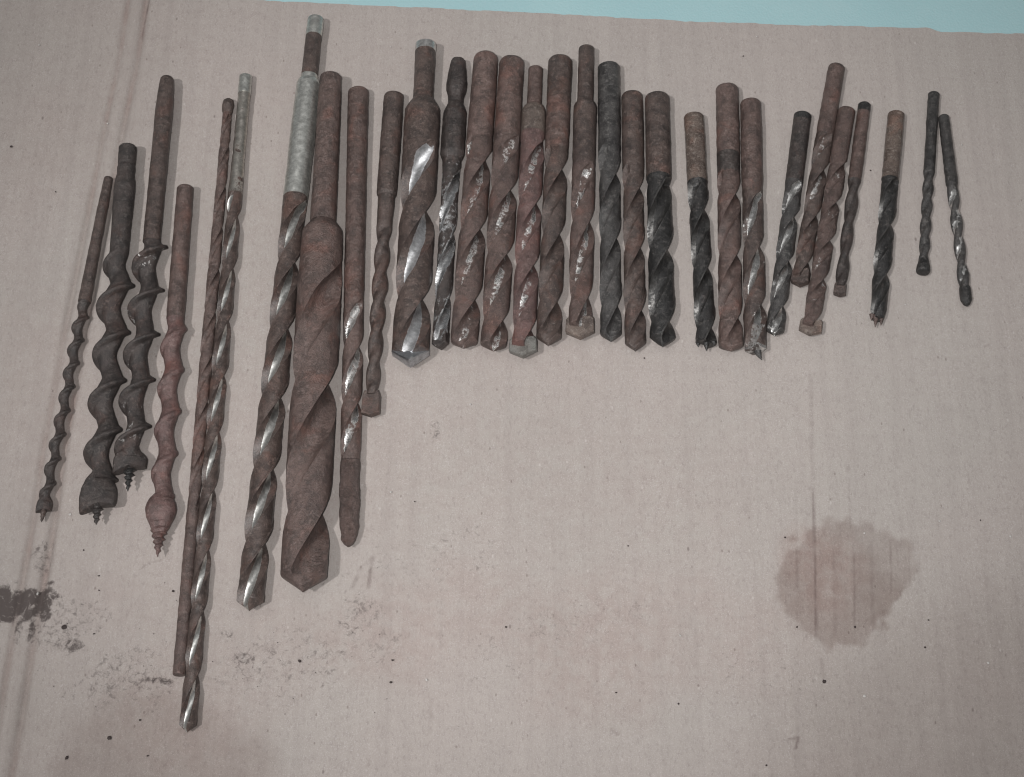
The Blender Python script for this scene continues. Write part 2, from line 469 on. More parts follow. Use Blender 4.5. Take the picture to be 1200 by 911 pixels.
# ------------------------------------------------------------------ bits
class Bit:
    """one bit lying on the board. T = pixel of the shank end (top of the rim), P = pixel of the point."""
    def __init__(s, name, label, group, T, P, wT, wmax, cat, lift=0.0):
        yref = 0.5 * (T[1] + P[1])
        h = wmax / 2 / FPX * depth(G(0.5 * (T[0] + P[0]), yref))
        s.h = h + lift
        rT = wT / 2 / FPX * depth(G(*T))
        a = G(T[0], T[1], s.h + rT * 0.97); a.z = 0
        b = G(P[0], P[1], s.h); b.z = 0
        s.a, s.b = a, b
        s.x = (b - a).normalized()
        s.len = (b - a).length
        s.root = bpy.data.objects.new(name, None)
        s.root.empty_display_size = 0.01
        s.root.location = a
        s.root.rotation_euler = (0, 0, math.atan2(s.x.y, s.x.x))
        s.root['label'] = label; s.root['category'] = cat; s.root['group'] = group
        C.objects.link(s.root)
        s.T, s.P = T, P
        s.seed = int(T[0] * 7 + T[1])
    def at(s, y):
        """photo row on the axis -> axial position"""
        t = (y - s.T[1]) / (s.P[1] - s.T[1])
        g = G(s.T[0] + (s.P[0] - s.T[0]) * t, y, s.h)
        return (g - s.a).dot(s.x)
    def rad(s, y, wpx):
        t = (y - s.T[1]) / (s.P[1] - s.T[1])
        g = G(s.T[0] + (s.P[0] - s.T[0]) * t, y, s.h)
        sl = math.atan2(abs(s.P[0] - s.T[0]), abs(s.P[1] - s.T[1]))
        return wpx * math.cos(sl) / 2 / FPX * depth(g)
    def prof(s, st):
        S = np.array([s.at(y) for y, _ in st]); R = np.array([s.rad(y, w_) for y, w_ in st])
        o = np.argsort(S, kind='stable')
        return S[o], R[o]
    def place(s, name, rings, flute, mat, rough=1.0, close0=True, close1=True, sharp=38, parent=None, edge=None):
        r = rings.copy()
        p = r.reshape(-1, 3)
        nz = 0.00011 * rough * fbm(p * 420 + s.seed, s.seed % 97, 3) + 0.00010 * rough * fbm(p * 120 + s.seed, s.seed % 89, 2)
        rr = np.hypot(p[:, 1], p[:, 2]) + 1e-9
        k = 1 + np.clip(nz / np.maximum(rr, 0.0012), -0.12, 0.12)
        p[:, 1] *= k; p[:, 2] *= k
        r = p.reshape(rings.shape)
        r[..., 2] += s.h
        me = loft_mesh(r, flute, close0, close1, edge)
        return link(name, me, parent or s.root, mat, sharp)
    def shank(s, st, mat, name='shank', N=40, chamfer=0.16, s0=0.0, rough=1.0, hexa=0.0, end_chamfer=False):
        """turned bar from its end through (row, width) stations"""
        S, R = s.prof(st)
        S[0] = s0
        xs = np.unique(np.concatenate([np.arange(S[0], S[-1], 0.0006), S, S + 1e-5, [S[-1]]]))
        xs = xs[(xs >= S[0]) & (xs <= S[-1] + 2e-6)]
        rs = np.interp(xs, S, R)
        c = chamfer * R[0]
        if chamfer:
            e = np.clip((xs - S[0]) / c, 0, 1)
            rs = rs - c * 0.9 * (1 - np.sqrt(np.clip(1 - (1 - e) ** 2, 0, 1)))
            xs = np.concatenate([[S[0]], xs, ])
            rs = np.concatenate([[rs[0] * 0.5], rs])
        th = np.linspace(0, 2 * np.pi, N, endpoint=False)
        hx = 1 - hexa * (1 - np.abs(np.cos(3 * th)) ** 0.5)
        rings = np.stack([np.repeat(xs[:, None], N, 1), rs[:, None] * (hx * np.cos(th)), rs[:, None] * (hx * np.sin(th))], -1)
        return s.place(name, rings, np.zeros(rings.shape[:2]), mat, rough)
    def twist(s, y0, y1, st, pitch, yn, mat, d=1.12, rf=0.80, runout=1.4, point=0.6, margin=True, soft=0.0, name='fluted_body',
              rough=1.0, endflat=False, step=0.0005, min_tip=0.04, fade=0.0, yp=None, overlap=0.0):
        """two-flute helical body from row y0 to row y1 (the point)"""
        s0, s1 = s.at(y0) - overlap, s.at(y1)
        S, R = s.prof(st)
        ymid = 0.5 * (y0 + y1)
        P = abs(s.at(ymid + pitch / 2) - s.at(ymid - pitch / 2))
        sn = s.at(yn)
        xs = np.arange(s0, s1, step)
        Rm = R.max()
        if not endflat:
            tip0 = s1 - point * np.interp(s1, S, R)
            xs = np.concatenate([xs[xs < tip0], np.linspace(tip0, s1, 16)])
        else:
            xs = np.append(xs, s1)
        rs = np.interp(xs, S, R)
        K, L = 11, 11
        rings, fls, eds = [], [], []
        for x, r in zip(xs, rs):
            k = float(smooth(0, runout * 2 * Rm, np.array(x - s0)))
            if fade: k *= 1 - float(smooth(s1 - fade, s1, np.array(x)))
            if soft:
                n = 2 * (K + L)
                al = np.linspace(-np.pi / 2, 1.5 * np.pi, n, endpoint=False)
                rr = 1 - soft * k * (0.5 + 0.5 * np.cos(2 * al)) ** 1.3
                fl = (0.5 + 0.5 * np.cos(2 * al)) * k
                eg = np.zeros(n)
            else:
                dd = d + (1 - k) * (1 + rf - d) * 0.999
                ca = (dd * dd + 1 - rf * rf) / (2 * dd)
                A = max(math.acos(min(1, ca)), 0.02)
                af = np.linspace(-A, A, K)
                rf_ = dd * np.cos(af) - np.sqrt(np.maximum(rf * rf - (dd * np.sin(af)) ** 2, 0))
                rf_ = np.minimum(rf_, 1.0)
                lw = np.pi - 2 * A
                al_ = A + lw * np.array([0.02, 0.10, 0.14, 0.22, 0.32, 0.43, 0.54, 0.65, 0.76, 0.87, 0.98])
                mg = 0.055 * k if margin else 0.0
                rl = np.array([1, 1, 1 - mg] + [1 - mg] * 7 + [1 - mg * 0.6])
                al = np.concatenate([af, al_, af + np.pi, al_ + np.pi])
                rr = np.concatenate([rf_, rl, rf_, rl])
                f1 = np.zeros(K); f1[1:-1] = min(1.0, k * 3)
                fl = np.concatenate([f1, np.zeros(L), f1, np.zeros(L)])
                e1 = np.zeros(K); e1[[0, -1]] = k
                e2 = np.zeros(L); e2[[0, 1, -1]] = k
                eg = np.concatenate([e1, e2, e1, e2])
            th = al + 2 * np.pi * (x - sn) / P
            rad = rr * r
            if not endflat:
                rad = np.minimum(rad, max((s1 - x) / point, min_tip * r))
            rings.append(np.stack([np.full_like(th, x), rad * np.cos(th), rad * np.sin(th)], -1))
            fls.append(fl); eds.append(eg)
        return s.place(name, np.array(rings), np.array(fls), mat, rough, sharp=34, edge=np.array(eds))
    def auger(s, y0, y1, R, rmin, k, pitch, yn, mat, runin=10, name='spiral', rough=1.0, w0=None, saw=0.5, rib=0.0, ribw=0.42):
        """single-start spiral"""
        s0, s1 = s.at(y0), s.at(y1)
        ymid = 0.5 * (y0 + y1)
        P = s.at(ymid + pitch / 2) - s.at(ymid - pitch / 2)
        sn = s.at(yn)
        xs = np.arange(s0, s1, 0.0004)
        n = 44
        al = np.linspace(-np.pi, np.pi, n, endpoint=False)
        al = al * (0.55 + 0.45 * (np.abs(al) / np.pi))
        rings, fls = [], []
        for x in xs:
            t = (x - s0) / (s1 - s0)
            y = y0 + (y1 - y0) * t
            Ro, ri = s.rad(y, 2 * R), s.rad(y, 2 * rmin)
            kk = float(smooth(0, s.at(y0 + runin) - s0, np.array(x - s0)))
            c0 = s.rad(y, w0) if w0 else ri
            base = c0 + (ri - c0) * kk
            lb = np.where(al > 0, (1 - al / np.pi) ** 1.25, smooth(-0.75, 0.0, al))
            lobe = (1 - saw - rib) * (0.5 + 0.5 * np.cos(al)) ** k + saw * lb + rib * np.exp(-(al / ribw) ** 4)
            rr = base + (Ro - base) * lobe * kk
            th = al + 2 * np.pi * (x - sn) / P
            rings.append(np.stack([np.full(n, x), rr * np.cos(th), rr * np.sin(th)], -1))
            fls.append(1 - lobe)
        return s.place(name, np.array(rings), np.array(fls), mat, rough, sharp=50)
    def head(s, st, mat, flat=0.6, shear=0.0, twist=0.5, name='cutter_head', rough=1.0, phase=0.0, notch=0.0):
        """flattened two-lobed cutter head; shear drops one lip below the other"""
        S, R = s.prof(st)
        xs = np.linspace(S[0], S[-1], 34)
        rs = np.interp(xs, S, R)
        n = 40
        al = np.linspace(0, 2 * np.pi, n, endpoint=False)
        rings = []
        for q, (x, r) in enumerate(zip(xs, rs)):
            t = q / 33
            e = np.sign(np.cos(al)) * np.abs(np.cos(al)) ** 0.8 * r
            f = np.sign(np.sin(al)) * np.abs(np.sin(al)) ** 0.8 * r * flat
            a = phase + twist * (t - 1)
            y, z = e * math.cos(a) - f * math.sin(a), e * math.sin(a) + f * math.cos(a)
            xx = x - shear * y * t ** 2 + notch * t ** 3 * np.abs(y)
            rings.append(np.stack([xx, y, z], -1))
        return s.place(name, np.array(rings), np.full((34, n), 0.5), mat, rough, sharp=45)
    def screw(s, y0, y1, w0, w1, mat, threads=5, depth_=0.3, name='lead_screw', rough=0.6):
        s0, s1 = s.at(y0), s.at(y1)
        xs = np.linspace(s0, s1, 90)
        n = 24
        al = np.linspace(0, 2 * np.pi, n, endpoint=False)
        rings = []
        for q, x in enumerate(xs):
            t = q / 89
            r = s.rad(y0 + (y1 - y0) * t, w0 + (w1 - w0) * t)
            ph = (al / (2 * np.pi) - t * threads) % 1.0
            saw = np.abs(ph - 0.5) * 2
            r2 = r * (1 - depth_ + depth_ * 1.5 * saw ** 1.6) * (1 - float(smooth(0.85, 1.0, np.array(t))) * 0.7)
            rings.append(np.stack([np.full(n, x), r2 * np.cos(al), r2 * np.sin(al)], -1))
        return s.place(name, np.array(rings), np.zeros((90, n)), mat, rough, sharp=45)
    def plate(s, y0, y1, wpx, mat, thick=0.34, roll=0.0, point=0.45, name='carbide_tip', roof=0.0, yoff=0.0):
        """carbide plate set across the point, roof-shaped end"""
        s0, s1 = s.at(y0), s.at(y1)
        r = s.rad(y1, wpx); t = r * thick
        xe = s1 - point * r
        ol = [(s0, -r * 0.80), (s0 + 0.2 * (xe - s0), -r * 0.97), (xe, -r), (s1 - 0.05 * r, -0.10 * r), (s1, 0.0), (s1 - 0.05 * r, 0.10 * r), (xe, r), (s0 + 0.2 * (xe - s0), r * 0.97), (s0, r * 0.80)]
        ol = np.array(ol)
        cx = np.array([(s0 + s1) / 2, 0])
        rings = []
        for zz, sc in ((-t, 0.95), (-t * 0.85, 1.0), (t * 0.72, 1.0), (t, 0.93), ):
            p = cx + (ol - cx) * sc
            z_ = np.full(len(p), zz)
            if zz > 0: z_ = z_ * (1 - roof * np.abs(p[:, 1]) / r)
            rings.append(np.stack([p[:, 0], p[:, 1], z_], -1))
        rings = np.array(rings)
        ca, sa = math.cos(roll), math.sin(roll)
        y, z = rings[..., 1] * ca - rings[..., 2] * sa, rings[..., 1] * sa + rings[..., 2] * ca
        rings = np.stack([rings[..., 0], y + yoff, z + s.h], -1)
        me = loft_mesh(rings[::-1], None)
        return link(name, me, s.root, mat, 25)
    def spike(s, y0, y1, w0, off_px, mat, name='spur', n=10, bend=0.0):
        s0, s1 = s.at(y0), s.at(y1)
        al = np.linspace(0, 2 * np.pi, n, endpoint=False)
        oy = s.rad(y0, 2) * off_px
        rings = []
        for t in (0, 0.3, 0.6, 0.85, 1.0):
            r = s.rad(y0, w0) * (1 - t) + 0.00012
            rings.append(np.stack([np.full(n, s0 + (s1 - s0) * t), oy + bend * t * t + r * np.cos(al), s.h + r * np.sin(al)], -1))
        return link(name, loft_mesh(np.array(rings), None), s.root, mat, 50)
    def ring(s, y0, y1, wpx, mat, name='collar', N=36):
        s0, s1 = s.at(y0), s.at(y1)
        r = s.rad(y0, wpx)
        th = np.linspace(0, 2 * np.pi, N, endpoint=False)
        rings = []
        for t, q in ((0, .80), (0, .95), (0.12, 1.0), (0.88, 1.0), (1, .95), (1, .80)):
            rings.append(np.stack([np.full(N, s0 + (s1 - s0) * t), r * q * np.cos(th), s.h + r * q * np.sin(th)], -1))
        return link(name, loft_mesh(np.array(rings), None), s.root, mat, 40)

CARB = metal('grey', 0, 0.0, 0.4, 0.35, gloss=0.34, gain=0.72)
CARB2 = metal('tan', 0, 0.0, 0.4, 0.5, gloss=0.36, gain=1.1)
GA = 'wood auger bits at the left end of the row'
GD = 'old drill bits laid side by side in a row'

# ---- four augers ------------------------------------------------------------
b = Bit('auger_bit', 'thinnest wood auger, tight small spiral, outermost bit on the left', GA, (126, 206), (48.5, 612), 11, 18, 'auger bit')
m = metal('dark', 0.28, 0.10, 0.34)
b.shank([(206, 10.5), (240, 12), (300, 14), (350, 15), (354, 15)], metal('umber', 0, 0.06))
b.auger(352, 588, 9.0, 3.6, 1.0, 27.8, 399, m, 14, w0=14, saw=0.05, rib=0.46, ribw=0.6)
b.head([(580, 8), (585, 15), (590, 19), (598, 19)], m, 0.5, 0.2, 0.8, notch=0.2)
b.screw(596, 612, 9, 2.5, metal('umber'), 4, 0.15)

b = Bit('auger_bit', 'thick dark brown auger with broad rounded spiral and wide two-lipped head', GA, (148, 167), (112.5, 615), 21, 42, 'auger bit')
m = metal('dark', 0.0, 0.0, gloss=0.55)
b.shank([(167, 21), (192, 21), (195, 20), (198, 21.5), (205, 20.5), (220, 25), (240, 24), (285, 22), (296, 22)], m)
b.auger(292, 564, 21.5, 7.2, 1.0, 56.5, 336, m, 26, w0=22, saw=0.22, rib=0.28, ribw=0.42)
b.head([(546, 14), (556, 22), (563, 33), (572, 41), (580, 44), (588, 44), (592, 42)], m, 0.40, 0.20, 0.9, notch=0.30, phase=0.15)
b.screw(586, 615, 17, 4, metal('dark'), 5, 0.30)

b = Bit('auger_bit', 'tall auger with long bare shank and thin raised spiral flange, black lead screw', GA, (194.5, 87), (149.5, 576), 17, 41, 'auger bit')
m = metal('dark', 0.34, 0.30, 0.38, gloss=0.5)
b.shank([(87, 15.5), (100, 18), (130, 20.5), (200, 20.5), (270, 20.5), (284, 20.5)], metal('umber', 0, 0.0))
b.auger(278, 543, 20.5, 7.6, 1.0, 53.0, 290, m, 14, w0=20.5, saw=0.05, rib=0.58, ribw=0.40)
b.head([(520, 15), (528, 22), (533, 34), (538, 40), (548, 40)], m, 0.42, 0.16, 0.9, notch=0.25, phase=0.15)
b.screw(545, 576, 16, 3, metal('black'), 5, 0.38)

b = Bit('auger_bit', 'reddish rusted auger with plain thick shank, bulbous head and worn ragged screw point', GA, (215.5, 215), (184.5, 653), 20, 34, 'auger bit')
m = metal('red', 0, 0.0)
b.shank([(215, 19.5), (260, 20), (300, 20.5), (360, 21), (374, 21)], metal('brown', 0, 0.02))
b.auger(370, 586, 15.0, 8.0, 1.15, 49.0, 387, m, 16, w0=21, saw=0.15, rib=0.26, ribw=0.5)
b.head([(580, 19), (586, 29), (592, 35), (598, 37), (606, 34), (614, 26), (622, 18), (626, 14)], m, 0.85, 0.0, 0.3)
b.screw(612, 653, 23, 3, m, 6, 0.34, rough=1.6)

# ---- long bits --------------------------------------------------------------
b = Bit('masonry_drill_bit', 'long thin dull rusty rod-like bit lying upside down, cut shank end lowest', GD, (208.5, 789), (268, 116), 15, 16, 'drill bit')
m = metal('brown', 0.06, 0.03)
b.shank([(789, 15.5), (700, 15), (610, 14.5), (600, 14.5)], m, chamfer=0.08)
b.twist(602, 128, [(602, 14.5), (400, 15), (300, 14), (200, 12.5), (140, 11)], 102, 473, m, d=1.3, rf=0.70, point=0.4, margin=False, endflat=True, overlap=0.0003)
b.shank([(136, 9), (130, 13), (124, 14.5), (119, 12), (116, 4)], metal('umber'), name='tip', chamfer=0, s0=b.at(136), N=28)

b = Bit('twist_drill_bit', 'longest bit, slim twist drill with bright shiny flutes and pale shank end', GD, (287, 85), (219.5, 858.5), 16, 21, 'drill bit')
b.shank([(85, 15.5), (111, 15.5)], metal('grey', 0.95, 0.92, 0.48, 0.15, mcol=(0.78, 0.79, 0.75)), name='shank_end')
b.shank([(111, 14.8), (140, 14.8), (175, 15), (225, 17), (228, 17)], metal('umber', 0.95, 0.70, 0.44, 0.25, mcol=(0.62, 0.59, 0.54), gloss=0.34), chamfer=0, s0=b.at(111))
b.twist(226, 858.5, [(226, 17), (300, 18.5), (420, 20), (560, 20), (858, 20.5)], 136, 443, metal('umber', 1.0, 0.10, 0.40, 0.4, mcol=(0.84, 0.84, 0.81), gloss=0.34, wear=0.0), d=1.05, rf=0.76, runout=2.0, point=0.85, overlap=0.0003)

b = Bit('twist_drill_bit', 'tall stepped drill with pale grey galvanised sleeve and narrow rusty neck', GD, (369, 16.5), (292, 716), 20, 33, 'drill bit')
gm = metal('grey', 0.95, 0.92, 0.50, 0.12, mcol=(0.80, 0.81, 0.77), gloss=0.30)
b.shank([(16.5, 19.5), (43, 19.5)], gm, name='shank_end', chamfer=0.1)
b.shank([(43, 18.8), (60, 19), (90, 19)], metal('umber'), chamfer=0, s0=b.at(43), name='neck')
b.shank([(87, 16.5), (90, 20), (94.5, 20), (96, 25), (100, 28), (150, 29.5), (232, 29.5)], gm, chamfer=0, s0=b.at(87), name='shank')
b.twist(231, 716, [(231, 29), (255, 28.8), (300, 29), (400, 31), (460, 33), (716, 33)], 165, 469, metal('umber', 0.95, 0.12, 0.38, 0.45, mcol=(0.80, 0.80, 0.77), gloss=0.34, wear=0.0), d=1.04, rf=0.73, runout=1.0, point=0.72, overlap=0.0003)

b = Bit('twist_drill_bit', 'biggest and thickest drill, wholly rusty brown with stepped shank', GD, (386.5, 82), (355, 694), 26, 55, 'drill bit')
b.shank([(82, 25.5), (130, 27), (200, 29), (250, 30), (261.5, 30), (263, 32), (270, 43), (273, 46.5), (277, 47.5), (300, 49)], metal('brown', 0, 0.0, pit=1.3), chamfer=0.22)
b.twist(299, 694, [(299, 49), (330, 51.5), (480, 54), (694, 55)], 300, 454, metal('brown', 0.16, 0.0, pit=1.3, wear=0.22), d=1.02, rf=0.68, runout=1.3, point=0.74, margin=False, overlap=0.0003)

b = Bit('masonry_drill_bit', 'rusty bit with long plain shank and blunt rust-caked end, right of the thickest drill', GD, (419, 100), (408.5, 641), 25, 25, 'drill bit')
b.shank([(100, 24.5), (180, 24), (300, 24), (352, 24)], metal('brown', 0, 0.0, gain=0.94))
b.twist(351, 542, [(351, 24), (450, 24.5), (530, 24), (542, 22)], 132, 408, metal('brown', 0.62, 0.12, 0.30), d=1.22, rf=0.78, runout=1.2, endflat=True, margin=False, overlap=0.0003, fade=0.004)
b.shank([(539, 20), (543, 23.5), (560, 23), (575, 24.5), (595, 24), (620, 22.5), (632, 18), (638, 10), (641, 3)], metal('brown', 0, 0.05, pit=2.6), name='tip', chamfer=0, s0=b.at(539), rough=3.6)

b = Bit('masonry_drill_bit', 'slender wavy rusty masonry bit ending in a wider square tip', GD, (461, 105), (434, 488), 24, 25, 'drill bit')
b.shank([(105, 23.5), (150, 24.5), (222, 24), (228, 23.5), (231, 20), (262, 18.5)], metal('umber', 0, 0.08), chamfer=0.25)
b.twist(260, 464, [(260, 18.5), (320, 19), (380, 18.5), (464, 17)], 70, 389, metal('umber', 0.16, 0.03), soft=0.34, runout=1.0, endflat=True, overlap=0.0003)
b.plate(459, 488, 21.5, metal('umber', 0.0, 0.12), 0.46, 0.15, 0.38)

# ---- middle of the row ------------------------------------------------------
b = Bit('masonry_drill_bit', 'stout masonry bit with bright polished flutes, narrow shank and large diamond carbide tip', GD, (498.5, 44.5), (480, 427), 24, 44, 'drill bit')
b.shank([(44.5, 24), (61, 24)], metal('grey', 0, 0.8, 0.4, 0.4), name='shank_end', chamfer=0.18)
b.shank([(61, 23.8), (116, 24), (118, 25), (126, 36), (131, 41.5), (140, 42), (172, 42)], metal('umber', 0, 0.0, pit=0.6), chamfer=0, s0=b.at(61))
b.twist(170, 418, [(170, 42), (250, 41.5), (320, 42), (418, 43.5)], 206, 249, metal('umber', 1.0, 0.0, 0.42, 0.5, mcol=(0.90, 0.91, 0.93), wear=0.0), d=1.10, rf=0.76, runout=0.9, point=0.3, margin=False, overlap=0.0003)
b.plate(394, 427, 44, metal('grey', 0, 0.75, 0.36, 0.5, mcol=(0.50, 0.52, 0.55)), 0.50, 0.05, 0.72, roof=0.75)

b = Bit('masonry_drill_bit', 'slim bit with faceted waisted shank head, collar and glossy double-ridged flutes', GD, (537, 66.5), (515.5, 409), 12, 29, 'drill bit')
b.shank([(66.5, 13), (72, 17), (85, 21), (99, 24.5), (106, 24), (112, 20.5), (117, 18.5), (122, 18.5), (127, 23), (133, 27.5), (160, 28.5), (181, 28.8)], metal('dark', 0, 0.12, 0.4), chamfer=0.3, hexa=0.09)
b.shank([(181, 28.8), (185, 26), (188.5, 22.5), (196, 22)], metal('dark', 0, 0.3), chamfer=0, s0=b.at(181) + 2e-5, name='collar')
b.twist(195, 402, [(195, 22), (230, 21), (320, 21), (402, 19.5)], 150, 274, metal('dark', 0.80, 0.45, 0.30, mcol=(0.68, 0.69, 0.70)), d=1.16, rf=0.66, runout=0.8, point=0.3, overlap=0.0003)
b.plate(388, 409, 19, metal('dark', 0, 0.3), 0.5, 0.5, 0.7)

b = Bit('twist_drill_bit', 'brown rusty drill with full-width shank, tallest of the plain pair right of the waisted shank', GD, (569.5, 56.5), (543, 409), 29, 33, 'drill bit')
b.shank([(56.5, 29), (130, 30.5), (166, 31)], metal('brown', 0, 0.0, gain=1.16), chamfer=0.5)
b.twist(165, 409, [(165, 31), (250, 31.5), (330, 33), (409, 32)], 164, 269, metal('brown', 0.54, 0.06, 0.27, 1.5), d=1.04, rf=0.70, runout=0.9, point=0.62, margin=False, overlap=0.0003)

b = Bit('twist_drill_bit', 'brown rusty drill with sparkling worn patch where its flutes begin below the shank', GD, (600, 62), (578, 412), 29, 33, 'drill bit')
b.shank([(62, 29), (120, 30.5), (163, 31.5)], metal('brown', 0, 0.0, gain=1.06), chamfer=0.45)
b.twist(162, 412, [(162, 31.5), (250, 32.5), (330, 32), (412, 31)], 152, 298, metal('brown', 0.55, 0.03, 0.27, 1.5), d=1.05, rf=0.70, runout=0.9, point=0.6, margin=False, overlap=0.0003)

b = Bit('masonry_drill_bit', 'reddish masonry bit with thin stepped shank, yellowish collar and pale chisel tip', GD, (628, 75.5), (612.5, 419), 17, 32, 'drill bit')
b.shank([(75.5, 17), (120, 17), (124, 18), (129, 25)], metal('brown'), chamfer=0.25)
b.shank([(127, 24), (130, 27), (135, 29), (158, 29)], metal('tan', 0, 0.0), chamfer=0, s0=b.at(127), name='collar')
b.twist(157, 409, [(157, 28.8), (200, 28), (300, 29), (409, 27.5)], 146, 311, metal('red', 0.53, 0.03, 0.27, 1.6), d=1.08, rf=0.72, runout=1.1, point=0.3, margin=False, overlap=0.0003)
b.plate(396, 419, 33, CARB, 0.26, 0.2, 0.5)

b = Bit('twist_drill_bit', 'dull rusty drill with scuffed shank and dark smooth flutes, between two stepped bits', GD, (657, 62), (642.5, 406), 28.5, 30, 'drill bit')
b.shank([(62, 28.5), (119, 28.5)], metal('umber', 0, 0.12), name='shank_end', chamfer=0.3)
b.shank([(119, 28), (170, 28), (176, 28)], metal('brown'), chamfer=0, s0=b.at(119))
b.twist(175, 406, [(175, 28), (280, 27.5), (330, 28.5), (406, 30)], 156, 274, metal('umber', 0.34, 0.0, 0.30), d=1.05, rf=0.72, runout=0.7, point=0.85, margin=False, overlap=0.0003)

b = Bit('masonry_drill_bit', 'masonry bit with thinnest tall stepped shank and pale flared chisel tip', GD, (687.5, 51), (679.5, 397), 18, 33, 'drill bit')
b.shank([(51, 18), (118, 18.7), (122, 20), (125, 26)], metal('umber'), chamfer=0.25, name='neck')
b.shank([(124, 25.5), (126.5, 27.5), (195, 27)], metal('umber', 0, 0.05), chamfer=0, s0=b.at(124))
b.twist(194, 386, [(194, 27), (280, 28.5), (386, 27)], 176, 259, metal('brown', 0.56, 0.02, 0.27, 1.7), d=1.08, rf=0.72, runout=1.0, point=0.3, margin=False, overlap=0.0003)
b.plate(372, 397, 34, CARB2, 0.26, 0.15, 0.5)

b = Bit('twist_drill_bit', 'blackened drill with dark ringed shank end and grey worn flutes', GD, (714, 70.5), (716, 401), 26, 27, 'drill bit')
b.shank([(70.5, 25.5), (80, 26), (106, 26), (107.5, 25.4), (109, 26), (176, 26.3)], metal('steel', 0, 0.0, 0.4, 0.7, gloss=0.30), chamfer=0.25)
b.twist(175, 401, [(175, 26.3), (270, 25.5), (330, 26), (401, 26.5)], 155, 278, metal('steel', 0.28, 0.10, 0.34), d=1.02, rf=0.68, runout=0.6, point=0.85, overlap=0.0003)

b = Bit('twist_drill_bit', 'grey-brown dull drill with round plain shank, beside the blackened ringed one', GD, (741.5, 104), (744.5, 412), 25, 27, 'drill bit')
b.shank([(104, 25), (150, 25.3), (198, 25.5)], metal('umber', 0, 0.05), chamfer=0.35)
b.twist(197, 412, [(197, 25.3), (280, 25), (330, 26), (412, 26.5)], 144, 289, metal('umber', 0.08, 0.06, 0.40), d=1.04, rf=0.68, runout=0.7, point=0.9, overlap=0.0003)

b = Bit('twist_drill_bit', 'brown-shanked drill with clean black flutes and thin pale margins, thick rounded point', GD, (771, 105), (776.5, 407), 29, 32, 'drill bit')
b.shank([(105, 28.5), (150, 29), (209, 29.8)], metal('umber', 0, 0.05), chamfer=0.3)
b.twist(208, 407, [(208, 29.8), (300, 31), (407, 32)], 166, 290, metal('black', 0.02, 0.05, 0.42, 0.7, mcol=(0.20, 0.195, 0.19), wear=0.60), d=1.04, rf=0.74, runout=0.35, point=0.8, overlap=0.0003)

# ---- right-hand part of the row ---------------------------------------------
b = Bit('brad_point_drill_bit', 'short drill with glossy tan shank, black flutes and three-pronged brad point', GD, (814, 129.5), (828, 411), 24, 25, 'drill bit')
b.shank([(129.5, 23.5), (200, 24), (214, 24)], metal('tan', 0, 0.14, 0.34, 0.25, gloss=0.20), chamfer=0.25)
m = metal('black', 0.02, 0.06, 0.40, 0.6, mcol=(0.20, 0.195, 0.19), wear=0.60)
b.twist(213, 403, [(213, 24), (300, 24), (403, 25)], 138, 311, m, d=1.04, rf=0.73, runout=0.4, endflat=True, overlap=0.0003)
b.spike(402, 411.5, 8, 0, m, 'centre_point')
b.spike(401, 407, 6, -9.5, m, 'spur'); b.spike(401, 405, 6, 9, m, 'spur')

b = Bit('twist_drill_bit', 'wide rusty brown drill with black smudge at the base of its shank', GD, (853.5, 95), (856.5, 412), 27, 29, 'drill bit')
b.shank([(95, 26.5), (180, 26.8), (182, 26.8)], metal('brown', gain=1.1), chamfer=0.35)
b.shank([(182, 26.6), (206, 26.6)], metal('dark', 0, 0.0), chamfer=0, s0=b.at(182) + 2e-5, name='smudged_band')
b.twist(205, 412, [(205, 26.8), (280, 27), (340, 27.5), (412, 29)], 146, 296, metal('brown', 0.20, 0.02), d=1.16, rf=0.70, runout=0.7, point=0.55, margin=False, overlap=0.0003)

b = Bit('masonry_drill_bit', 'rusty masonry bit with bright chipped flutes and a broken hooked tip', GD, (881, 113), (885.5, 421), 24, 27, 'drill bit')
b.shank([(113, 24), (160, 25), (216, 25), (220, 23.5), (226, 23)], metal('brown', 0, 0.10, 0.4), chamfer=0.3)
b.twist(225, 409, [(225, 23.5), (320, 25.5), (370, 27), (409, 24.5)], 136, 286, metal('umber', 0.80, 0.22, 0.28, 0.9), d=1.04, rf=0.70, runout=0.6, point=0.2, margin=False, overlap=0.0003)
b.plate(383, 413, 22, metal('umber', 0, 0.55, 0.3), 0.7, 0.9, 0.25)
b.spike(406, 422, 15, 1, metal('steel', 0, 0.2), 'broken_tip', bend=0.0022)

b = Bit('twist_drill_bit', 'short drill with dark shank and bright glinting flutes, leftmost of the leaning cluster', GD, (942, 129), (907.5, 394), 20, 23, 'drill bit')
b.shank([(129, 20.5), (143, 21)], metal('black', 0, 0.05), name='shank_end', chamfer=0.25)
b.shank([(143, 20.8), (190, 21), (214, 21)], metal('dark', 0, 0.08), chamfer=0, s0=b.at(143))
b.twist(213, 394, [(213, 21), (300, 21.5), (394, 22.5)], 104, 304, metal('steel', 0.80, 0.22, 0.24), d=1.04, rf=0.72, runout=0.7, point=0.7, overlap=0.0003)

b = Bit('masonry_drill_bit', 'tallest bit of the leaning cluster, brown with round tip ending above its neighbours', GD, (982, 72), (936.5, 335), 20, 22, 'drill bit')
b.shank([(72, 20), (130, 21), (160, 21.5)], metal('brown'), chamfer=0.4)
b.twist(159, 327, [(159, 21.5), (250, 20.5), (327, 20)], 108, 251, metal('umber', 0.50, 0.06, 0.30), d=1.1, rf=0.72, runout=0.7, point=0.2, margin=False, overlap=0.0003)
b.plate(316, 335, 21.5, metal('umber', 0, 0.15), 0.5, 0.3, 0.5)

